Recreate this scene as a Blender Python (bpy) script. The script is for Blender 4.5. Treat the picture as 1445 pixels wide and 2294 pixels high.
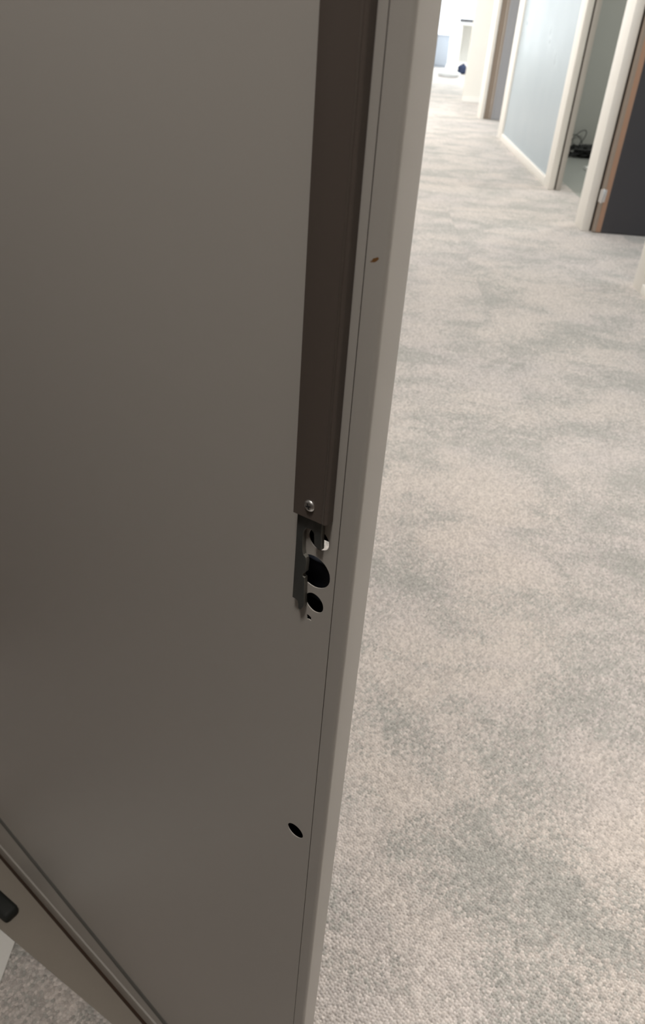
import bpy, bmesh, math, random
from mathutils import Vector, Matrix

# ------------------------------------------------------------------ scene, camera, light
for o in list(bpy.data.objects):
    bpy.data.objects.remove(o)
S = bpy.context.scene
C = S.collection
random.seed(7)

CAM_H = 1.33
cam_d = bpy.data.cameras.new('camera')
cam = bpy.data.objects.new('camera', cam_d)
C.objects.link(cam)
cam.matrix_world = Matrix((
    (0.9970210816, -0.0771295196, 0.0, 0.0),
    (0.0430587090, 0.5566019448, -0.8296627162, 0.0),
    (0.0639914868, 0.8271912187, 0.5582649705, CAM_H),
    (0, 0, 0, 1)))
cam_d.sensor_fit = 'VERTICAL'
cam_d.sensor_height = 24.0
cam_d.sensor_width = 24.0
cam_d.lens = 24.0 * 1723.0 / 2294.0
cam_d.clip_start = 0.02
cam_d.clip_end = 200
cam_d.dof.use_dof = True
cam_d.dof.focus_distance = 0.55
cam_d.dof.aperture_fstop = 9.5
S.camera = cam

S.view_settings.view_transform = 'Standard'
S.view_settings.look = 'None'
S.view_settings.gamma = 1.0
S.view_settings.use_curve_mapping = False
S.view_settings.exposure = 0.0
S.cycles.max_bounces = 8
S.cycles.diffuse_bounces = 5
S.cycles.use_denoising = True

world = bpy.data.worlds.new('sky')
S.world = world
world.use_nodes = True
world.node_tree.nodes['Background'].inputs[0].default_value = (0.86, 0.93, 1.0, 1)
world.node_tree.nodes['Background'].inputs[1].default_value = 3.0


def area(name, loc, rot, sx, sy, power, col=(1, 1, 1)):
    d = bpy.data.lights.new(name, 'AREA')
    d.shape = 'RECTANGLE'
    d.size, d.size_y = sx, sy
    d.energy = power
    d.color = col
    o = bpy.data.objects.new(name, d)
    o.location = loc
    o.rotation_euler = rot
    C.objects.link(o)
    return o


# ceiling panels of the corridor (beyond the door) and daylight of the office at its end, plus added fill lights
for yy, pw in ((1.05, 36), (3.4, 13), (5.6, 20), (7.8, 27), (10.4, 38), (13.0, 64)):  # the nearest one is added to brighten the near carpet and door edge
    area('ceiling_panel_or_fill', (1.35 if yy < 2 else 0.95 if yy < 6 else 0.45, yy, 2.66), (0, 0, 0), 0.6, 0.6, pw, (1.0, 0.97, 0.94))
area('ceiling_panel_or_fill', (-0.22, -0.04, 2.66), (0, 0, 0), 0.3, 0.3, 20, (1.0, 0.94, 0.88))  # unseen fill lamp added above the camera for the door face and near floor
area('side_room_window_light', (-3.1, 0.55, 1.65), (0, math.radians(-90), 0), 1.3, 1.0, 1.2, (1.0, 0.93, 0.86))  # unseen light added on the left so the rail shades the door
area('window_daylight', (3.0, 23.6, 1.5), (math.radians(-90), 0, 0), 5.0, 2.4, 340, (0.88, 0.95, 1.0))
area('office_ceiling_light', (3.0, 18.5, 2.66), (0, 0, 0), 3.0, 3.0, 100, (0.92, 0.97, 1.0))  # unseen overhead lamp added to whiten the far floor
area('room_light', (3.3, 7.8, 2.6), (0, 0, 0), 0.5, 0.5, 36, (1.0, 1.0, 0.96))

# ------------------------------------------------------------------ helpers


def link(o, parent=None):
    C.objects.link(o)
    if parent is not None:
        o.parent = parent
    return o


def tag(o, label=None, cat=None, group=None, kind=None):
    if label: o['label'] = label
    if cat: o['category'] = cat
    if group: o['group'] = group
    if kind: o['kind'] = kind
    if kind == 'structure' and not cat:
        w = o.name.split('.')[0].split('_')[0]
        o['category'] = {'trim': 'door post', 'window': 'glazed wall'}.get(w, w)
    return o


def empty(name, loc=(0, 0, 0), rz=0.0):
    o = bpy.data.objects.new(name, None)
    o.location = loc
    o.rotation_euler = (0, 0, rz)
    o.empty_display_size = 0.1
    return link(o)


def mesh_obj(name, bm, mat, parent=None, smooth=None):
    bmesh.ops.recalc_face_normals(bm, faces=bm.faces)
    me = bpy.data.meshes.new(name)
    bm.to_mesh(me)
    bm.free()
    me.materials.append(mat)
    o = bpy.data.objects.new(name, me)
    if smooth is not None:
        me.shade_smooth()
        try:
            me.set_sharp_from_angle(angle=math.radians(smooth))
        except Exception:
            pass
    return link(o, parent)


def add_box(bm, a, b, bevel=0.0, seg=2):
    x0, y0, z0 = a
    x1, y1, z1 = b
    vs = [bm.verts.new(p) for p in ((x0, y0, z0), (x1, y0, z0), (x1, y1, z0), (x0, y1, z0),
                                    (x0, y0, z1), (x1, y0, z1), (x1, y1, z1), (x0, y1, z1))]
    fs = [bm.faces.new([vs[i] for i in f]) for f in ((0, 3, 2, 1), (4, 5, 6, 7), (0, 1, 5, 4), (1, 2, 6, 5), (2, 3, 7, 6), (3, 0, 4, 7))]
    if bevel > 0:
        es = list({e for f in fs for e in f.edges})
        bmesh.ops.bevel(bm, geom=es, offset=bevel, segments=seg, affect='EDGES', profile=0.5)


def box(name, a, b, mat, parent=None, bevel=0.0, seg=2):
    bm = bmesh.new()
    add_box(bm, a, b, bevel, seg)
    return mesh_obj(name, bm, mat, parent, 40 if bevel else None)


def prism(name, pts, z0, z1, mat, parent=None, bevel=0.0, axis='z'):
    """polygon pts extruded; axis z: pts=(x,y); axis y: pts=(x,z) between y=z0..z1; axis v: pts=(x,y) along z"""
    bm = bmesh.new()
    def P(p, t):
        return (p[0], p[1], t) if axis != 'y' else (p[0], t, p[1])
    lo = [bm.verts.new(P(p, z0)) for p in pts]
    hi = [bm.verts.new(P(p, z1)) for p in pts]
    bm.faces.new(lo)
    bm.faces.new(list(reversed(hi)))
    n = len(pts)
    for i in range(n):
        bm.faces.new((lo[i], lo[(i + 1) % n], hi[(i + 1) % n], hi[i]))
    if bevel > 0:
        bmesh.ops.bevel(bm, geom=bm.edges[:], offset=bevel, segments=2, affect='EDGES', profile=0.5)
    return mesh_obj(name, bm, mat, parent, 40)


def plate(name, outer, holes, y0, y1, mat, parent=None, bevel=0.0):
    """flat plate in the x-z plane with holes, between y0 and y1, made from a filled curve"""
    cu = bpy.data.curves.new(name + '_outline', 'CURVE')
    cu.dimensions = '2D'
    cu.fill_mode = 'BOTH'
    cu.extrude = max(1e-5, (y1 - y0) / 2 - bevel)
    if bevel:
        cu.bevel_depth = bevel
        cu.bevel_resolution = 2
        cu.offset = -bevel
    for loop in [outer] + list(holes):
        sp = cu.splines.new('POLY')
        sp.points.add(len(loop) - 1)
        for q, p in zip(sp.points, loop):
            q.co = (p[0], p[1], 0, 1)
        sp.use_cyclic_u = True
    tmp = bpy.data.objects.new(name + '_tmp', cu)
    C.objects.link(tmp)
    dg = bpy.context.evaluated_depsgraph_get()
    me = bpy.data.meshes.new_from_object(tmp.evaluated_get(dg))
    bpy.data.objects.remove(tmp)
    bpy.data.curves.remove(cu)
    ym = (y0 + y1) / 2
    for v in me.vertices:
        x, z, d = v.co
        v.co = (x, ym + d, z)
    bm = bmesh.new()
    bm.from_mesh(me)
    bpy.data.meshes.remove(me)
    bmesh.ops.remove_doubles(bm, verts=bm.verts, dist=1e-6)
    return mesh_obj(name, bm, mat, parent, 35)


def add_lathe(bm, prof, M, n=24):
    """prof = [(r, h)], axis local z, placed by matrix M"""
    rings = []
    for r, h in prof:
        rings.append([bm.verts.new(M @ Vector((r * math.cos(2 * math.pi * k / n), r * math.sin(2 * math.pi * k / n), h))) for k in range(n)])
    for a, b in zip(rings, rings[1:]):
        for k in range(n):
            bm.faces.new((a[k], a[(k + 1) % n], b[(k + 1) % n], b[k]))
    bm.faces.new(rings[0])
    bm.faces.new(list(reversed(rings[-1])))


def tube(name, pts, r, mat, parent=None, res=3):
    cu = bpy.data.curves.new(name, 'CURVE')
    cu.dimensions = '3D'
    cu.bevel_depth = r
    cu.bevel_resolution = res
    cu.resolution_u = 6
    cu.use_fill_caps = True
    sp = cu.splines.new('NURBS')
    sp.points.add(len(pts) - 1)
    for q, p in zip(sp.points, pts):
        q.co = (*p, 1)
    sp.use_endpoint_u = True
    sp.order_u = 4
    tmp = bpy.data.objects.new(name, cu)
    C.objects.link(tmp)
    me = bpy.data.meshes.new_from_object(tmp.evaluated_get(bpy.context.evaluated_depsgraph_get()))
    bpy.data.objects.remove(tmp)
    bpy.data.curves.remove(cu)
    me.materials.clear()
    me.materials.append(mat)
    me.shade_smooth()
    o = bpy.data.objects.new(name, me)
    return link(o, parent)


# ------------------------------------------------------------------ materials


def new_mat(name):
    m = bpy.data.materials.new(name)
    m.use_nodes = True
    nt = m.node_tree
    b = nt.nodes['Principled BSDF']
    return m, nt, b


def nd(nt, typ, **kw):
    n = nt.nodes.new(typ)
    for k, v in kw.items():
        setattr(n, k, v)
    return n


def lk(nt, a, ao, b, bi):
    nt.links.new(a.outputs[ao], b.inputs[bi])


def plain(name, col, rough=0.5, metal=0.0, spec=0.5, grain=0.03, scale=400, bump=0.0):
    """paint or metal with a faint grain"""
    m, nt, b = new_mat(name)
    tc = nd(nt, 'ShaderNodeTexCoord')
    nz = nd(nt, 'ShaderNodeTexNoise')
    nz.inputs['Scale'].default_value = scale
    nz.inputs['Detail'].default_value = 2
    lk(nt, tc, 'Object', nz, 'Vector')
    mx = nd(nt, 'ShaderNodeMix', data_type='RGBA')
    mx.inputs['A'].default_value = (*[c * (1 - grain) for c in col], 1)
    mx.inputs['B'].default_value = (*[min(1, c * (1 + grain)) for c in col], 1)
    lk(nt, nz, 'Fac', mx, 'Factor')
    lk(nt, mx, 'Result', b, 'Base Color')
    b.inputs['Roughness'].default_value = rough
    b.inputs['Metallic'].default_value = metal
    b.inputs['Specular IOR Level'].default_value = spec
    if bump:
        bp = nd(nt, 'ShaderNodeBump')
        bp.inputs['Strength'].default_value = bump
        bp.inputs['Distance'].default_value = 0.0005
        lk(nt, nz, 'Fac', bp, 'Height')
        lk(nt, bp, 'Normal', b, 'Normal')
    return m


TS = 0.620          # carpet tile size; tiles start at (-0.45, 0.735)


def carpet_material(name, pile=False):
    m, nt, b = new_mat(name)
    geo = nd(nt, 'ShaderNodeNewGeometry')
    # every tile is cut from another place of the printed pattern
    t0 = nd(nt, 'ShaderNodeVectorMath', operation='SUBTRACT')
    t0.inputs[1].default_value = (-0.45, 0.735, 0)
    lk(nt, geo, 'Position', t0, 0)
    t1 = nd(nt, 'ShaderNodeVectorMath', operation='MULTIPLY')
    t1.inputs[1].default_value = (1 / TS, 1 / TS, 0)
    lk(nt, t0, 'Vector', t1, 0)
    t2 = nd(nt, 'ShaderNodeVectorMath', operation='FLOOR')
    lk(nt, t1, 'Vector', t2, 0)
    wn = nd(nt, 'ShaderNodeTexWhiteNoise', noise_dimensions='2D')
    lk(nt, t2, 'Vector', wn, 'Vector')
    off = nd(nt, 'ShaderNodeVectorMath', operation='SCALE')
    off.inputs['Scale'].default_value = 0.16
    lk(nt, wn, 'Color', off, 0)
    pos = nd(nt, 'ShaderNodeVectorMath', operation='ADD')
    lk(nt, geo, 'Position', pos, 0); lk(nt, off, 'Vector', pos, 1)
    st = nd(nt, 'ShaderNodeVectorMath', operation='MULTIPLY')
    st.inputs[1].default_value = (1.0, 1.3, 0.0)
    lk(nt, pos, 'Vector', st, 0)

    def noise(scale, detail, rough, dist=0.0):
        n = nd(nt, 'ShaderNodeTexNoise')
        n.inputs['Scale'].default_value = scale
        n.inputs['Detail'].default_value = detail
        n.inputs['Roughness'].default_value = rough
        n.inputs['Distortion'].default_value = dist
        lk(nt, st, 'Vector', n, 'Vector')
        return n
    big = noise(2.6, 6.0, 0.66, 0.3)
    sub = noise(1.3, 4.0, 0.6)
    if pile:
        at = nd(nt, 'ShaderNodeAttribute', attribute_name='yarn')
        red = at.outputs['Fac']
        wh = nd(nt, 'ShaderNodeTexWhiteNoise', noise_dimensions='1D')
        nt.links.new(red, wh.inputs['W'])
        green = wh.outputs['Value']
    else:
        warp = nd(nt, 'ShaderNodeVectorMath', operation='MULTIPLY')
        warp.inputs[1].default_value = (1.0, 1.08, 1.0)
        lk(nt, geo, 'Position', warp, 0)
        vor = nd(nt, 'ShaderNodeTexVoronoi', feature='F1')
        vor.voronoi_dimensions = '2D'
        vor.inputs['Scale'].default_value = 178
        vor.inputs['Randomness'].default_value = 0.6
        lk(nt, warp, 'Vector', vor, 'Vector')
        sep = nd(nt, 'ShaderNodeSeparateColor')
        lk(nt, vor, 'Color', sep, 'Color')
        red, green = sep.outputs['Red'], sep.outputs['Green']
        inv = nd(nt, 'ShaderNodeMath', operation='MULTIPLY')
        inv.inputs[1].default_value = -1.0
        lk(nt, vor, 'Distance', inv, 0)
        bp = nd(nt, 'ShaderNodeBump')
        bp.inputs['Strength'].default_value = 1.0
        bp.inputs['Distance'].default_value = 0.0030
        lk(nt, inv, 'Value', bp, 'Height')
        lk(nt, bp, 'Normal', b, 'Normal')
    # the chance that a loop carries grey yarn follows the blotches
    add = nd(nt, 'ShaderNodeMath', operation='MULTIPLY_ADD')
    nt.links.new(red, add.inputs[0])
    add.inputs[1].default_value = 0.20
    lk(nt, big, 'Fac', add, 2)
    grey = nd(nt, 'ShaderNodeMapRange', interpolation_type='SMOOTHSTEP')
    grey.inputs['From Min'].default_value = 0.56
    grey.inputs['From Max'].default_value = 0.72
    lk(nt, add, 'Value', grey, 'Value')
    tint = nd(nt, 'ShaderNodeMix', data_type='RGBA')
    tint.inputs['A'].default_value = (0.70, 0.645, 0.60, 1)
    tint.inputs['B'].default_value = (0.65, 0.605, 0.585, 1)
    tf = nd(nt, 'ShaderNodeMapRange')
    tf.inputs['From Min'].default_value = 0.40
    tf.inputs['From Max'].default_value = 0.62
    lk(nt, sub, 'Fac', tf, 'Value')
    lk(nt, tf, 'Result', tint, 'Factor')
    mix = nd(nt, 'ShaderNodeMix', data_type='RGBA')
    lk(nt, grey, 'Result', mix, 'Factor')
    lk(nt, tint, 'Result', mix, 'A')
    mix.inputs['B'].default_value = (0.49, 0.48, 0.45, 1)
    var = nd(nt, 'ShaderNodeMapRange')
    var.inputs['To Min'].default_value = 0.74
    var.inputs['To Max'].default_value = 1.22
    nt.links.new(green, var.inputs['Value'])
    mul = nd(nt, 'ShaderNodeMix', data_type='RGBA', blend_type='MULTIPLY')
    mul.inputs['Factor'].default_value = 1.0
    lk(nt, mix, 'Result', mul, 'A')
    lk(nt, var, 'Result', mul, 'B')
    lk(nt, mul, 'Result', b, 'Base Color')
    b.inputs['Roughness'].default_value = 0.95
    b.inputs['Specular IOR Level'].default_value = 0.12
    b.inputs['Sheen Weight'].default_value = 0.10
    return m


M_carpet = carpet_material('loop_pile_carpet')
M_pile = carpet_material('loop_pile_yarn', True)
M_door = plain('door_paint', (0.44, 0.418, 0.385), 0.38, grain=0.02, scale=900, bump=0.05)
M_cover = plain('brown_grey_lock_rail', (0.105, 0.085, 0.072), 0.45, grain=0.04, scale=1200, bump=0.05)
M_lit_cut = plain('lit_cut_steel', (0.17, 0.165, 0.145), 0.4, metal=0.3)
M_lip_highlight = plain('rail_lip_highlight', (0.150, 0.126, 0.108), 0.4)
M_latch = plain('dark_steel', (0.055, 0.058, 0.055), 0.42, metal=0.2, grain=0.08, scale=600, bump=0.08)
M_screw = plain('bright_zinc', (0.75, 0.75, 0.74), 0.38, metal=1.0)
M_dark = plain('cavity_shade', (0.012, 0.012, 0.013), 0.8)
M_case = plain('blue_black_lock_case', (0.035, 0.04, 0.055), 0.45, metal=0.3)
M_rubber = plain('brown_rubber', (0.085, 0.040, 0.018), 0.7)
M_shadow = plain('grey_seal_bead', (0.14, 0.138, 0.125), 0.8)
M_black = plain('black_rubber', (0.015, 0.017, 0.015), 0.7)
M_thresh = plain('brown_grey_plate', (0.32, 0.285, 0.24), 0.4, grain=0.04, scale=500)
M_white = plain('white_trim', (0.90, 0.89, 0.85), 0.5)
M_frame = plain('cream_frame', (0.88, 0.85, 0.80), 0.6)
M_wall = plain('warm_white_wall', (0.80, 0.78, 0.74), 0.8)
M_cream = plain('cream_wall', (0.82, 0.80, 0.74), 0.7)
M_roomwall = plain('green_grey_wall', (0.42, 0.42, 0.385), 0.8)
M_roomfloor = plain('green_grey_vinyl', (0.36, 0.37, 0.34), 0.5)
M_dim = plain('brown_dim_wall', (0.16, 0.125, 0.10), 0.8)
M_absorber_floor = plain('dark_absorber_floor', (0.075, 0.05, 0.035), 0.6)
M_ceil = plain('ceiling_white', (0.82, 0.82, 0.80), 0.9)
M_char = plain('charcoal_laminate', (0.050, 0.047, 0.052), 0.5)
M_grey = plain('grey_laminate', (0.36, 0.36, 0.375), 0.5)
M_edge = plain('tan_wood_edge', (0.42, 0.25, 0.165), 0.5)
M_taupe = plain('taupe_edge', (0.33, 0.27, 0.22), 0.5)
M_seal = plain('dark_brown_seal', (0.05, 0.035, 0.025), 0.7)
M_silver = plain('silver_hinge', (0.72, 0.70, 0.68), 0.3, metal=0.8)
M_cable = plain('black_cable', (0.012, 0.012, 0.012), 0.5)
M_pale = plain('pale_blue_grey', (0.38, 0.42, 0.49), 0.5)
M_bag = plain('white_plastic', (0.85, 0.88, 0.90), 0.4)
M_blue = plain('dark_blue_fabric', (0.03, 0.045, 0.10), 0.8)


def pane_material():
    m, nt, b = new_mat('frosted_blue_glass')
    tc = nd(nt, 'ShaderNodeTexCoord')
    nz = nd(nt, 'ShaderNodeTexNoise')
    nz.inputs['Scale'].default_value = 3.0
    nz.inputs['Detail'].default_value = 3
    lk(nt, tc, 'Object', nz, 'Vector')
    mp = nd(nt, 'ShaderNodeMapRange')
    mp.inputs['To Min'].default_value = 0.22
    mp.inputs['To Max'].default_value = 0.40
    lk(nt, nz, 'Fac', mp, 'Value')
    lk(nt, mp, 'Result', b, 'Roughness')
    b.inputs['Base Color'].default_value = (0.46, 0.53, 0.58, 1)
    b.inputs['IOR'].default_value = 1.5
    b.inputs['Specular IOR Level'].default_value = 0.12
    b.inputs['Coat Weight'].default_value = 0.03
    b.inputs['Coat Roughness'].default_value = 0.08
    return m


M_pane = pane_material()


def strip_material():
    """door paint with one small rust-brown chip on the edge strip"""
    m = plain('edge_strip_paint', (0.44, 0.418, 0.385), 0.38, grain=0.02, scale=900, bump=0.05)
    nt = m.node_tree
    b = nt.nodes['Principled BSDF']
    src = b.inputs['Base Color'].links[0].from_socket
    tc = nd(nt, 'ShaderNodeTexCoord')
    nz = nd(nt, 'ShaderNodeTexNoise')
    nz.inputs['Scale'].default_value = 420
    lk(nt, tc, 'Object', nz, 'Vector')
    sub = nd(nt, 'ShaderNodeVectorMath', operation='SUBTRACT')
    sub.inputs[1].default_value = (-0.0070, 0.0, 1.2318)
    lk(nt, tc, 'Object', sub, 0)
    rot = nd(nt, 'ShaderNodeVectorRotate', rotation_type='Y_AXIS')
    rot.inputs['Angle'].default_value = math.radians(33)
    lk(nt, sub, 'Vector', rot, 'Vector')
    sc = nd(nt, 'ShaderNodeVectorMath', operation='MULTIPLY')
    sc.inputs[1].default_value = (1 / 0.0030, 1 / 0.02, 1 / 0.0009)
    lk(nt, rot, 'Vector', sc, 0)
    ln = nd(nt, 'ShaderNodeVectorMath', operation='LENGTH')
    lk(nt, sc, 'Vector', ln, 0)
    ad = nd(nt, 'ShaderNodeMath', operation='MULTIPLY_ADD')
    ad.inputs[1].default_value = 1.3
    lk(nt, nz, 'Fac', ad, 0); lk(nt, ln, 'Value', ad, 2)
    mr = nd(nt, 'ShaderNodeMapRange')
    mr.inputs['From Min'].default_value = 1.35
    mr.inputs['From Max'].default_value = 1.7
    mr.inputs['To Min'].default_value = 1.0
    mr.inputs['To Max'].default_value = 0.0
    lk(nt, ad, 'Value', mr, 'Value')
    mx = nd(nt, 'ShaderNodeMix', data_type='RGBA')
    nt.links.new(src, mx.inputs['A'])
    mx.inputs['B'].default_value = (0.20, 0.095, 0.030, 1)
    lk(nt, mr, 'Result', mx, 'Factor')
    lk(nt, mx, 'Result', b, 'Base Color')
    return m


M_strip = strip_material()

# ------------------------------------------------------------------ the setting
PX = 1.79           # plane of the glazed partition on the far side of the corridor

floor = box('floor', (-3.2, -3.2, -0.12), (6.5, 26.5, -0.012), M_carpet)
tag(floor, 'mottled pinkish beige and grey carpet floor running down the corridor', kind='structure')

# carpet tiles: each one a slab with softened edges, laid on the floor
bm = bmesh.new()
add_box(bm, (-TS / 2 + .0001, -TS / 2 + .0001, -0.006), (TS / 2 - .0001, TS / 2 - .0001, 0.006), 0.0003, 1)
tile0 = mesh_obj('carpet_tile', bm, M_carpet, floor)
first = True
for j in range(-2, 23):
    for i in range(-2, 5):
        x = -0.45 + TS * (i + 0.5)
        y = 0.735 + TS * (j + 0.5)
        if i < 0 and j > 2: continue
        if i < -1: continue
        if i > 3 and j > 8: continue
        if first:
            t = tile0
            first = False
        else:
            t = tile0.copy()
            C.objects.link(t)
            t.parent = floor
        t.location = (x, y, -0.006 + random.uniform(-0.0003, 0.0))
tag(box('floor_absorber_back', (-0.66, -3.2, -0.012), (6.5, 0.735 - 2 * TS, -0.0003), M_absorber_floor), 'unseen dark floor added at the near end of the corridor to cut bounced light', kind='structure')  # added out of view to keep bounced light off the lower door
tag(box('floor_absorber_side', (-3.2, -3.2, -0.012), (-0.66, 1.25, -0.0003), M_absorber_floor), 'unseen dark floor added beside the door to cut bounced light', kind='structure')  # also added dark, against bounce and for a brown tint on the door
box('carpet_tile', (-0.45, 0.735 + 23 * TS, -0.012), (6.5, 26.5, -0.0003), M_carpet, floor)

# loop pile of the near tiles, every loop a small dome (uncountable: one object)


def loop_pile():
    import numpy as np
    rng = np.random.default_rng(5)
    px, py = 0.0056, 0.0061
    A = math.radians(52)
    ca, sa = math.cos(A), math.sin(A)
    pts = []
    for (x0, x1, y0, y1) in ((-0.66, 1.05, 0.30, 1.35), (-0.05, 1.70, 1.35, 2.55)):
        R = math.hypot(x1 - x0, y1 - y0) / 2
        nu, nv = int(2 * R / px), int(2 * R / py)
        gu, gv = np.meshgrid(np.arange(nu), np.arange(nv))
        u = -R + px * (gu + rng.random((nv, 1))) + rng.normal(0, 0.0006, gu.shape)
        v = -R + py * gv + rng.normal(0, 0.00045, gu.shape)
        x = (x0 + x1) / 2 + u * ca - v * sa
        y = (y0 + y1) / 2 + u * sa + v * ca
        ok = (x > x0) & (x < x1) & (y > y0) & (y < y1)
        pts.append(np.stack([x[ok], y[ok]], 1))
    p = np.concatenate(pts)
    p = p[~((p[:, 0] < -0.452) & (p[:, 1] < 2))]          # the white trim lies there
    # the threshold plate covers the carpet beyond its edge
    d = (p[:, 0] - 0.0312) * (-0.4985) + (p[:, 1] - 0.3529) * (-0.8669)
    dy = (p[:, 0] - 0.0201) * 0.6157 + (p[:, 1] - 0.3475) * 0.788
    keep = ~((d < 0.002) & (p[:, 0] < 0.05) & (dy < 0.03))
    p = p[keep]
    n = len(p)
    h = rng.uniform(0.0022, 0.0032, n)
    h *= np.clip((2.55 - p[:, 1]) / 0.7, 0.12, 1)
    r = rng.uniform(0.0030, 0.0036, n)
    rot = rng.uniform(0, 6.28, n)
    lean = rng.normal(0, 0.0005, (n, 2))
    K = 5
    V = np.zeros((n, 2 * K + 1, 3))
    for k in range(K):
        a = rot + 2 * np.pi * k / K
        e, g = r * 1.04 * np.cos(a), r * 0.88 * np.sin(a)
        V[:, k, 0] = p[:, 0] + e * ca - g * sa
        V[:, k, 1] = p[:, 1] + e * sa + g * ca
        V[:, k, 2] = -0.0004
        e, g = r * 0.74 * np.cos(a + .6), r * 0.62 * np.sin(a + .6)
        V[:, K + k, 0] = p[:, 0] + lean[:, 0] * .7 + e * ca - g * sa
        V[:, K + k, 1] = p[:, 1] + lean[:, 1] * .7 + e * sa + g * ca
        V[:, K + k, 2] = h * 0.72
    V[:, 2 * K, :2] = p + lean
    V[:, 2 * K, 2] = h
    tri = []
    for k in range(K):
        q = (k + 1) % K
        tri += [(k, q, K + k), (q, K + q, K + k), (K + k, K + q, 2 * K)]
    tri = np.array(tri)
    T = (tri[None] + (np.arange(n) * (2 * K + 1))[:, None, None]).reshape(-1)
    me = bpy.data.meshes.new('carpet_pile')
    nv, nf = n * (2 * K + 1), n * len(tri)
    me.vertices.add(nv)
    me.vertices.foreach_set('co', V.reshape(-1).astype(np.float32))
    me.loops.add(nf * 3)
    me.loops.foreach_set('vertex_index', T.astype(np.int32))
    me.polygons.add(nf)
    me.polygons.foreach_set('loop_start', np.arange(0, nf * 3, 3, dtype=np.int32))
    me.polygons.foreach_set('use_smooth', np.ones(nf, dtype=bool))
    at = me.attributes.new('yarn', 'FLOAT', 'POINT')
    at.data.foreach_set('value', np.repeat(rng.random(n), 2 * K + 1).astype(np.float32))
    me.update(calc_edges=True)
    me.materials.append(M_pile)
    o = bpy.data.objects.new('carpet_pile', me)
    link(o, floor)
    o['kind'] = 'stuff'
    return n


loop_pile()

tag(box('ceiling', (-3.2, 0.6, 2.7), (6.5, 26.5, 2.8), M_ceil), 'white ceiling over the corridor', kind='structure')
tag(box('ceiling', (-3.2, -3.2, 2.7), (6.5, 0.6, 2.8), M_ceil), 'white ceiling over the near end of the corridor', kind='structure')

# left wall: starts beyond the hinge of the open door
tag(box('wall_left', (-0.65, 1.25, -0.012), (-0.47, 26.3, 2.7), M_wall), 'white corridor wall behind the open door', kind='structure')
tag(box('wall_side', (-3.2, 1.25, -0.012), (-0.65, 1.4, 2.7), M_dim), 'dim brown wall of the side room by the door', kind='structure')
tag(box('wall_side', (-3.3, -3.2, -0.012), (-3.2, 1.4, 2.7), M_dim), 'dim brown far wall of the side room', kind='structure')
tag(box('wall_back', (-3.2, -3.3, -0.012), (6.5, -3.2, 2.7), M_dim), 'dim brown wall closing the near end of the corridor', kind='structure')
tag(box('wall_right', (PX, -3.2, -0.012), (PX + .12, 1.9, 2.7), M_wall), 'white wall on the glazed side near the camera', kind='structure')
tag(box('wall_far', (PX - .01, 14.42, -0.012), (4.6, 14.54, 2.7), M_cream), 'cream wall end face beyond the glazed partitions', kind='structure')
tag(box('baseboard_far', (PX - .013, 14.405, -0.004), (4.6, 14.42, 0.07), M_white), 'cream baseboard of the far wall', kind='structure')

# far office beyond the corridor: window wall at its end
wf = empty('window_3', (0, 24.2, 0))
tag(wf, 'bright window wall closing the end of the corridor', kind='structure')
for k in range(6):
    x0 = -0.47 + k * 1.15
    box('mullion', (x0, -0.03, 0.45), (x0 + .05, 0.03, 2.7), M_white, wf, 0.004)
box('sill_wall', (-0.47, -0.06, -0.012), (6.5, 0.06, 0.45), M_white, wf)
mg, ntg, bg = new_mat('clear_glass')
bg.inputs['Base Color'].default_value = (1, 1, 1, 1)
bg.inputs['Transmission Weight'].default_value = 1.0
bg.inputs['Roughness'].default_value = 0.0
bg.inputs['IOR'].default_value = 1.0
for k in range(6):
    x0 = -0.42 + k * 1.15
    box('pane', (x0, -0.004, 0.45), (x0 + 1.10, 0.004, 2.7), mg, wf)
tag(box('wall_end', (6.4, 14.54, -0.012), (6.5, 24.2, 2.7), M_wall), 'white side wall of the far office', kind='structure')


def glazed(name, y0, y1, label, px, st0, st1, rail=0.07, mid=None):
    """glazed partition along the corridor from y0 (near) to y1 (far), local origin at the near floor corner"""
    w = empty(name, (px, y0, 0))
    tag(w, label, kind='structure')
    L = y1 - y0
    d = 0.09
    box('stile', (0, 0, -0.004), (0.055, st0, 2.3), M_frame, w, 0.004)
    # near end face: seal and return strip
    box('seal', (0.055, 0.012, -0.004), (0.07, st0, 2.3), M_seal, w)
    box('return_strip', (0.07, 0.0, -0.004), (0.115, st0, 2.3), M_grey2, w, 0.003)
    box('stile', (0, L - st1, -0.004), (d, L, 2.3), M_frame, w, 0.004)
    box('bottom_rail', (0.0, st0, -0.004), (d, L - st1, rail), M_frame, w, 0.004)
    box('top_rail', (0.0, st0, 2.2), (d, L - st1, 2.3), M_frame, w, 0.004)
    box('pane', (0.022, st0, rail), (0.032, L - st1, 2.2), M_pane, w)
    return w


M_grey2 = plain('warm_grey_return', (0.52, 0.49, 0.45), 0.5)
glazed('window_1', 7.42, 10.56, 'pale blue frosted glazed partition in a cream frame beyond the dim room opening', PX, 0.20, 0.30)
glazed('window_2', 2.0, 4.66, 'frosted glazed partition whose cream frame corner shows at the right picture edge', 1.745, 0.12, 0.15, 0.055)
tag(box('wall_header', (PX - .01, 1.9, 2.3), (PX + .11, 14.5, 2.7), M_wall), 'white header above the glazed partitions and doorways', kind='structure')

# post between the dim room opening and the charcoal door
pst = empty('trim_1', (1.74, 5.95, 0))
tag(pst, 'wide cream door post between the dim room opening and the charcoal door', kind='structure')
box('casing', (0, 0, -0.004), (0.062, 0.21, 2.3), M_frame, pst, 0.006)
box('seal', (0.062, 0.012, -0.004), (0.078, 0.21, 2.3), M_seal, pst)
box('jamb', (0.078, 0.03, -0.004), (0.16, 0.21, 2.3), M_taupe, pst)

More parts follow.
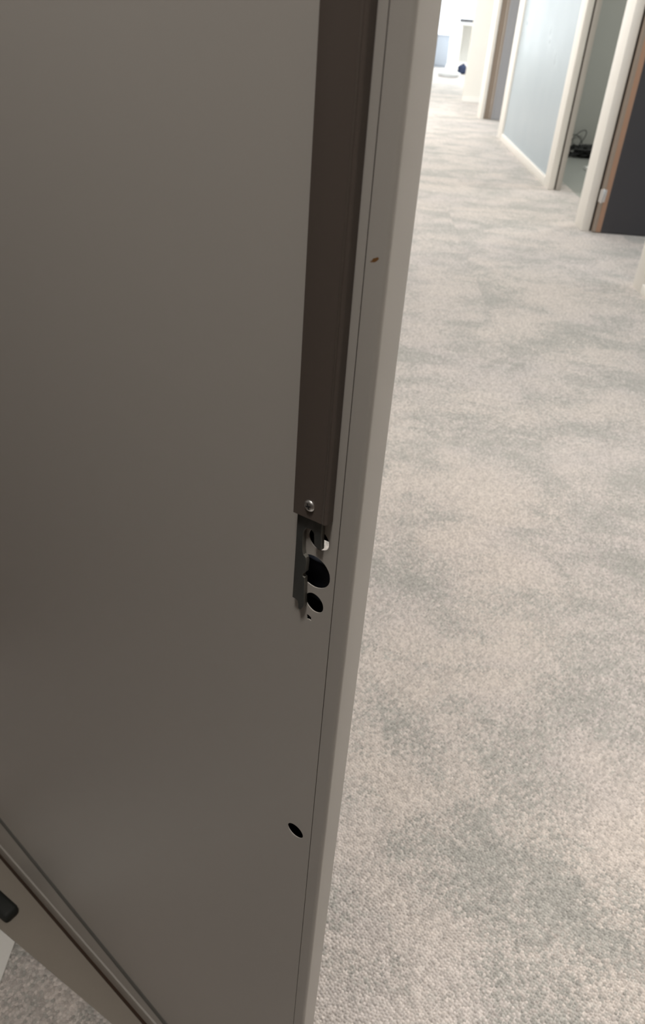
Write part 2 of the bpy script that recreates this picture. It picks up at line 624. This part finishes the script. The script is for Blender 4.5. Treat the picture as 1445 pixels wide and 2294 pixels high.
# far post, beside the grey door
pst = empty('trim_2', (PX, 12.22, 0))
tag(pst, 'slim cream door post beside the pale grey door far down the corridor', kind='structure')
box('casing', (0, 0, -0.004), (0.05, 0.34, 2.3), M_frame, pst, 0.006)
box('jamb', (0.05, 0.02, -0.004), (0.125, 0.34, 2.3), M_taupe, pst)


def open_leaf(name, x, y, w, face, edge, edge2, label):
    d = empty(name, (x, y, 0))
    tag(d, label, kind='structure')
    box('edge_strip', (0, 0, 0.006), (0.022, 0.042, 2.12), edge2, d)
    box('edge_strip', (0.022, -0.002, 0.006), (0.058, 0.042, 2.12), edge, d, 0.003)
    box('face_panel', (0.058, 0, 0.006), (w, 0.042, 2.12), face, d)
    return d


dl = open_leaf('door_2', 1.817, 5.915, 0.92, M_char, M_edge, M_taupe, 'charcoal door standing open with tan edge and silver hinge')
hg = box('hinge', (-0.016, -0.012, 0.215), (0.03, 0.004, 0.30), M_silver, dl, 0.004)
bm = bmesh.new()
add_lathe(bm, [(0.0075, 0.21), (0.009, 0.215), (0.009, 0.30), (0.0075, 0.305)], Matrix.Translation((0.002, -0.014, 0)), 12)
mesh_obj('knuckle', bm, M_silver, hg, 40)
open_leaf('door_3', 1.915, 12.18, 0.9, M_grey, M_grey, M_taupe, 'pale grey door standing open far down the corridor')

# dim room behind the opening
tag(box('wall_room', (PX + .12, 9.6, -0.012), (5.2, 9.7, 2.7), M_roomwall), 'dim green grey wall of the room behind the opening', kind='structure')
tag(box('wall_room', (5.1, 6.25, -0.012), (5.2, 9.6, 2.7), M_roomwall), 'dim green grey side wall of the room behind the opening', kind='structure')
tag(box('wall_room', (1.92, 6.17, -0.012), (5.2, 6.25, 2.7), M_roomwall), 'dim green grey wall dividing the two rooms', kind='structure')
tag(box('wall_room', (PX + .12, 3.6, -0.012), (5.2, 3.68, 2.7), M_roomwall), 'dim wall of the room behind the charcoal door', kind='structure')
tag(box('floor_room', (2.02, 6.25, -0.012), (5.1, 9.6, 0.0), M_roomfloor), 'grey green floor of the dim room', kind='structure')

# ------------------------------------------------------------------ the open door in front
ANG = math.atan2(-0.6157, 0.788)
door = empty('door_1', (0.0201, 0.3475, 0), ANG)
tag(door, 'tall off-white door standing open across the corridor with dark lock rail and lock holes', kind='structure')
ZB, ZT, XH = 0.028, 2.10, -0.86
SEAM = -0.0121

UP = [(-0.0189, 1.0661), (-0.0189, 1.0645), (-0.0193, 1.0629), (-0.0201, 1.0615), (-0.0213, 1.0603), (-0.0226, 1.0594), (-0.0242, 1.0587), (-0.026, 1.0584), (-0.0277, 1.0584), (-0.0294, 1.0588), (-0.031, 1.0596), (-0.0323, 1.0607), (-0.0334, 1.062), (-0.034, 1.0634), (-0.0344, 1.065), (-0.0343, 1.0666), (-0.0338, 1.0682), (-0.033, 1.0696), (-0.0318, 1.0708), (-0.0304, 1.0717), (-0.0288, 1.0723), (-0.0271, 1.0726), (-0.0254, 1.0725), (-0.0237, 1.0721), (-0.0222, 1.0714), (-0.0209, 1.0703), (-0.0199, 1.0691), (-0.0192, 1.0676)]
MID = [(-0.016, 1.0423), (-0.016, 1.0397), (-0.0167, 1.0372), (-0.018, 1.0349), (-0.0198, 1.0328), (-0.0221, 1.0311), (-0.0247, 1.0299), (-0.0275, 1.0292), (-0.0304, 1.0292), (-0.0332, 1.0297), (-0.0358, 1.0308), (-0.038, 1.0324), (-0.0397, 1.0345), (-0.0408, 1.0368), (-0.0413, 1.0394), (-0.0411, 1.042), (-0.0403, 1.0446), (-0.0389, 1.0469), (-0.037, 1.0489), (-0.0347, 1.0505), (-0.0321, 1.0516), (-0.0293, 1.0522), (-0.0265, 1.0522), (-0.0238, 1.0516), (-0.0214, 1.0506), (-0.0193, 1.049), (-0.0176, 1.047), (-0.0165, 1.0448)]
LOW = [(-0.0192, 1.0175), (-0.0192, 1.016), (-0.0196, 1.0145), (-0.0204, 1.0132), (-0.0214, 1.012), (-0.0227, 1.0111), (-0.0242, 1.0106), (-0.0258, 1.0103), (-0.0274, 1.0104), (-0.029, 1.0109), (-0.0305, 1.0117), (-0.0317, 1.0127), (-0.0327, 1.014), (-0.0333, 1.0155), (-0.0336, 1.017), (-0.0335, 1.0186), (-0.0331, 1.02), (-0.0323, 1.0214), (-0.0312, 1.0225), (-0.0299, 1.0233), (-0.0285, 1.0239), (-0.0269, 1.0241), (-0.0253, 1.0239), (-0.0237, 1.0235), (-0.0223, 1.0227), (-0.0211, 1.0217), (-0.0201, 1.0204), (-0.0195, 1.019)]
SMALL = [(-0.0201, 0.7794), (-0.0202, 0.7779), (-0.0207, 0.7764), (-0.0216, 0.775), (-0.0228, 0.7738), (-0.0242, 0.7729), (-0.0259, 0.7722), (-0.0277, 0.7718), (-0.0295, 0.7718), (-0.0312, 0.7721), (-0.0328, 0.7728), (-0.0341, 0.7737), (-0.0351, 0.7749), (-0.0358, 0.7763), (-0.0361, 0.7778), (-0.036, 0.7793), (-0.0355, 0.7808), (-0.0346, 0.7822), (-0.0333, 0.7834), (-0.0319, 0.7843), (-0.0302, 0.785), (-0.0285, 0.7853), (-0.0267, 0.7853), (-0.025, 0.785), (-0.0234, 0.7843), (-0.0221, 0.7834), (-0.0211, 0.7822), (-0.0204, 0.7809)]
SQ = [(-0.0317, 1.0045), (-0.0306, 1.0048), (-0.0281, 1.0040), (-0.0280, 1.0011), (-0.0299, 1.0014), (-0.0315, 1.0006)]
LATCH = [(-0.0414, 1.0960), (-0.0415, 1.0557), (-0.0419, 1.0144), (-0.0394, 1.0146), (-0.0375, 1.0139), (-0.0368, 1.0118), (-0.0366, 1.0084), (-0.0351, 1.0081), (-0.0342, 1.0088), (-0.0325, 1.012), (-0.032, 1.0155), (-0.0326, 1.0246), (-0.033, 1.035), (-0.0345, 1.0352), (-0.0348, 1.0364), (-0.0343, 1.0379), (-0.0326, 1.0396), (-0.0324, 1.0476), (-0.033, 1.0502), (-0.0335, 1.0506), (-0.0351, 1.0516), (-0.036, 1.0544), (-0.0362, 1.0595), (-0.0362, 1.0671), (-0.0356, 1.0695), (-0.0341, 1.0712), (-0.0324, 1.072), (-0.0305, 1.0721), (-0.0287, 1.0714), (-0.0281, 1.0698), (-0.0275, 1.0625), (-0.0253, 1.0618), (-0.0221, 1.0617), (-0.0235, 1.0960)]
BACK = [(-0.0410, 1.0415), (-0.0385, 1.0518), (-0.0315, 1.0524), (-0.0300, 1.0500), (-0.0310, 1.0440), (-0.0340, 1.0410)]


def seal_top(x):            # slanting upper edge of the bottom strip (x is negative towards the hinge)
    return 0.102 + (0.166 - 0.102) * (-x - 0.2407) / (0.636 - 0.2407)


# front skin with the lock holes cut through; its lower edge follows the bottom strip
skin = [(SEAM - 0.0003, seal_top(SEAM)), (SEAM - 0.0003, ZT), (XH, ZT), (XH, seal_top(XH))]
plate('front_skin', skin, [UP, MID, LOW, SMALL, SQ], 0.0, 0.0007, M_door, door)
# core that closes the hollow leaf
core = empty('core', (0, 0, 0)); core.parent = door
plate('back_skin', [(-0.003, ZB), (-0.003, ZT), (XH, ZT), (XH, ZB)], [BACK], 0.0174, 0.019, M_door, core)
plate('hole_shade_liner', [(-0.0035, 0.5), (-0.0035, 1.3), (-0.2, 1.3), (-0.2, 0.5)], [BACK], 0.0168, 0.01735, M_dark, core)  # black sheet added as the shade seen through the lock holes
box('hinge_stile', (XH, 0.0016, ZB), (XH + 0.02, 0.0174, ZT), M_dark, core)
box('top_block', (XH + 0.02, 0.0016, ZT - 0.03), (-0.004, 0.0174, ZT), M_dark, core)
box('bottom_block', (XH + 0.02, 0.0030, ZB), (-0.004, 0.0174, 0.075), M_dark, core)
box('lock_case', (-0.046, 0.0095, 1.0100), (-0.0145, 0.0172, 1.0400), M_case, core, 0.001)

# rounded metal edge strip: profile swept over the full height
prof = [(SEAM + 0.0003, 0.0), (-0.0030, 0.0)]
for k in range(1, 8):
    a = math.radians(90 * k / 8)
    prof.append((-0.0030 + 0.0030 * math.sin(a), 0.0030 - 0.0030 * math.cos(a)))
prof += [(0.0, 0.0030), (0.0, 0.0180), (-0.0010, 0.0190), (-0.003, 0.0190), (-0.003, 0.0016), (SEAM + 0.0003, 0.0016)]
prism('edge_strip', prof, ZB, ZT, M_strip, door, axis='v')
# seam between skin and strip is a real slit; a dark backing lies behind it
box('seam_backing', (SEAM - 0.002, 0.0017, ZB), (SEAM + 0.002, 0.0030, ZT), M_taupe, door)

# bottom strip: soft groove along its slanting top, fine joint, plain lower face
bm = bmesh.new()
cols = []
n = 12
for i in range(n + 1):
    x = SEAM + (XH - SEAM) * i / n
    t = seal_top(x)
    zz = [(t + 0.002, 0.0006), (t - 0.002, 0.0004), (t - 0.012, 0.0), (0.0710, -0.0012), (0.0702, 0.0010), (0.0680, 0.0010), (0.0672, -0.0030), (0.031, -0.0022), (ZB, -0.0004)]
    if t < 0.09:
        zz[2] = (0.0735, 0.0)
        zz[1] = (0.0740, 0.0004)
    cols.append([bm.verts.new((x, y, z)) for z, y in zz])
for a, b_ in zip(cols, cols[1:]):
    for k in range(len(a) - 1):
        bm.faces.new((a[k], a[k + 1], b_[k + 1], b_[k]))
bs = mesh_obj('bottom_strip', bm, M_door, door, 50)
# dark grey strip put in for the soft shadow line along the slant
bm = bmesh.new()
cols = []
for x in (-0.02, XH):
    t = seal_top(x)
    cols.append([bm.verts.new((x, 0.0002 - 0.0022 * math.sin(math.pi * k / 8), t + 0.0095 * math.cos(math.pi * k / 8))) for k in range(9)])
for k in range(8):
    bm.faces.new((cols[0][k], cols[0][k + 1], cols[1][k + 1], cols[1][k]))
mesh_obj('seal_bead', bm, M_shadow, door, 60)
box('sweep', (XH, -0.0008, 0.0018), (-0.001, 0.0150, ZB - 0.0006), M_rubber, door, 0.001)

# dark lock rail with a stepped lower end
rail = bmesh.new()
XR, XL = -0.0176, -0.0424
RD = 0.0060
rp = [(XL, 0.0), (XL, -RD + 0.0002), (XL + 0.0003, -RD), (XR - 0.0016, -RD)]
for k in range(1, 6):
    a = math.radians(90 * k / 6)
    rp.append((XR - 0.0016 + 0.0016 * math.sin(a), -RD + 0.0016 - 0.0016 * math.cos(a)))
rp += [(XR, -RD + 0.0016), (XR, 0.0)]
def end_z(x, y):
    return 1.0803 + (0.0022 if x > -0.0238 else 0.0022 * max(0, (x + 0.0313) / 0.0075) if x > -0.0313 else 0.0)
low = [rail.verts.new((x, y, end_z(x, y))) for x, y in rp]
top = [rail.verts.new((x, y, ZT - 0.05)) for x, y in rp]
for k in range(len(rp) - 1):
    rail.faces.new((low[k], low[k + 1], top[k + 1], top[k]))
rail.faces.new(list(reversed(top)))
rl = mesh_obj('lock_rail', rail, M_cover, door, 50)
box('rail_end', (XL + 0.001, -0.0054, 1.0824), (XR - 0.002, -0.0034, 1.0850), M_cover, rl)
lip = box('rail_lip', (XR - 0.0034, -RD - 0.0003, 1.0826), (XR - 0.0019, -RD + 0.0008, ZT - 0.051), M_lip_highlight, rl, 0.0002)  # lighter strip with the corner's highlight put into its colour
lip['label'] = 'slightly lighter lip painted as the highlight along the front corner of the rail'
# screw on the rail
bm = bmesh.new()
Ms = Matrix.Translation((-0.0303, -RD, 1.0904)) @ Matrix.Rotation(math.radians(90), 4, 'X')
add_lathe(bm, [(0.0036, -0.0005), (0.0036, 0.0003), (0.0031, 0.0010), (0.0022, 0.0014), (0.0021, 0.0014)], Ms, 28)
sc = mesh_obj('screw', bm, M_screw, rl, 35)
bm = bmesh.new()
for ang in (20, 110):
    bmt = bmesh.new()
    add_box(bmt, (-0.0019, -0.0004, 0.0012), (0.0019, 0.0004, 0.00155))
    bmesh.ops.transform(bmt, matrix=Ms @ Matrix.Rotation(math.radians(ang), 4, 'Z'), verts=bmt.verts)
    me = bpy.data.meshes.new('tmp')
    bmt.to_mesh(me); bmt.free()
    bm.from_mesh(me)
    bpy.data.meshes.remove(me)
mesh_obj('cross_recess', bm, M_dark, sc)

# exposed latch plate below the rail
lp = plate('latch_plate', LATCH, [], -0.0031, -0.0001, M_latch, door, 0.00025)
lp.data.materials.append(M_lit_cut)
for f in lp.data.polygons:
    f.material_index = 0 if f.normal.y < -0.9 else 1  # cut edges get a lighter steel, side light put into their colour

# ------------------------------------------------------------------ floor pieces by the door
th = prism('threshold_plate', [(0.035, 0.352), (-0.2711, 0.5340), (-0.4504, 0.6367), (-0.66, 0.7570), (-0.62, 0.90), (-0.60, 0.86)], 0.0, 0.0012, M_thresh)
tag(th, 'brown-grey threshold plate lying on the carpet under the open door', kind='thing')
th['category'] = 'threshold'
ws = prism('floor_trim', [(-0.4507, -0.4), (-0.4507, 0.6358), (-0.66, 0.7555), (-0.66, -0.4)], 0.0, 0.004, M_white, bevel=0.001)
tag(ws, 'white floor trim strip beside the carpet at the lower corner by the threshold plate', 'trim')
bm = bmesh.new()
add_box(bm, (-0.035, -0.014, 0), (0.035, 0.014, 0.022), 0.007, 3)
st = mesh_obj('rubber_stop', bm, M_black, None, 40)
st.location = (-0.497, 0.692, 0.0012)
st.rotation_euler = (0, 0, math.radians(-32))
tag(st, 'black rubber stop on the threshold plate by the white floor trim', 'door stop')

# ------------------------------------------------------------------ things down the corridor
# tangle of black cables on the dim room's floor
cb = empty('cable_tangle', (2.56, 9.5, 0))
tag(cb, 'tangled heap of black cables against the dim room wall', 'cable')
rnd = random.Random(3)
for k in range(16):
    cx, cy = rnd.uniform(-0.17, 0.17), rnd.uniform(-0.12, 0.02)
    r = rnd.uniform(0.06, 0.13)
    pts = []
    tilt = rnd.uniform(-0.5, 0.5)
    for q in range(12):
        a = q * 0.75 + k
        pts.append((cx + r * math.cos(a) * 1.3, cy + r * 0.6 * math.sin(a) - 0.02, max(0.012, 0.045 + 0.045 * math.sin(a * 1.3 + tilt) + 0.004 * k * 0.5)))
    tube('cable', pts, 0.009, M_cable, cb)
for pts in ([(-0.16, 0.0, 0.05), (-0.13, 0.03, 0.15), (-0.02, 0.05, 0.27), (0.05, 0.05, 0.26), (0.03, 0.03, 0.18), (-0.05, 0.0, 0.08)],
            [(-0.17, 0.0, 0.06), (-0.15, 0.04, 0.2), (-0.05, 0.05, 0.24), (0.02, 0.03, 0.12), (0.04, 0.0, 0.04)],
            [(0.05, -0.02, 0.05), (0.14, 0.03, 0.15), (0.17, 0.04, 0.14), (0.19, 0.0, 0.04)]):
    tube('cable', pts, 0.004, M_cable, cb)
bm = bmesh.new()
add_box(bm, (-0.07, -0.03, 0), (0.07, 0.03, 0.035), 0.01, 3)
pl = mesh_obj('power_adapter', bm, M_white, None, 40)
pl.location = (2.47, 8.62, 0.0)
pl.rotation_euler = (0, 0, 0.3)
tag(pl, 'small white plug adapter on the dim room floor before the cables', 'adapter')

# far office
cab = empty('low_cabinet', (1.93, 21.9, 0))
tag(cab, 'pale blue-grey low cabinet by the bright window wall', 'cabinet')
box('body', (-0.35, 0, 0.04), (0.26, 0.45, 0.66), M_pale, cab, 0.006)
box('cabinet_top', (-0.36, -0.012, 0.66), (0.27, 0.46, 0.685), M_pale, cab, 0.004)
box('plinth', (-0.33, 0.02, 0), (0.24, 0.43, 0.04), M_pale, cab)
dk = empty('white_desk', (2.85, 20.6, 0))
tag(dk, 'white desk in the far office behind the cream wall', 'desk')
box('desk_top', (-0.62, -0.4, 0.94), (0.8, 0.4, 0.98), M_white, dk, 0.004)
box('side_panel', (-0.60, -0.35, 0), (-0.57, 0.35, 0.94), M_white, dk)
box('side_panel', (0.75, -0.35, 0), (0.78, 0.35, 0.94), M_white, dk)
box('modesty_panel', (-0.57, 0.30, 0.2), (0.75, 0.32, 0.94), M_white, dk)
mn = empty('laptop', (2.42, 20.45, 0.98))
tag(mn, 'dark grey laptop on the white desk in the far office', 'laptop')
box('keyboard', (-0.19, -0.13, 0), (0.19, 0.13, 0.018), M_grey, mn, 0.003)
lid = box('screen_lid', (-0.19, 0, 0), (0.19, 0.012, 0.10), M_char, mn, 0.003)
lid.location = (0, 0.13, 0.015)
lid.rotation_euler = (math.radians(-55), 0, 0)


def sack(name, loc, sx, sy, sz, mat, seed):
    bm = bmesh.new()
    bmesh.ops.create_icosphere(bm, subdivisions=3, radius=1)
    r = random.Random(seed)
    ph = [r.uniform(0, 6) for _ in range(4)]
    for v in bm.verts:
        x, y, z = v.co
        k = 1 + 0.12 * math.sin(5 * x + ph[0]) * math.sin(4 * y + ph[1]) + 0.08 * math.sin(7 * z + ph[2])
        v.co = (x * sx * k, y * sy * k, max(0, (z * k + 0.75)) * sz)
    o = mesh_obj(name, bm, mat, None, 60)
    o.location = loc
    return o


tag(sack('plastic_bag', (1.98, 19.2, 0), 0.24, 0.16, 0.08, M_bag, 2), 'white plastic bag on the floor of the far office', 'bag')
tag(sack('backpack', (2.40, 20.3, 0), 0.10, 0.12, 0.12, M_blue, 5), 'dark blue backpack on the floor by the cream wall', 'backpack')
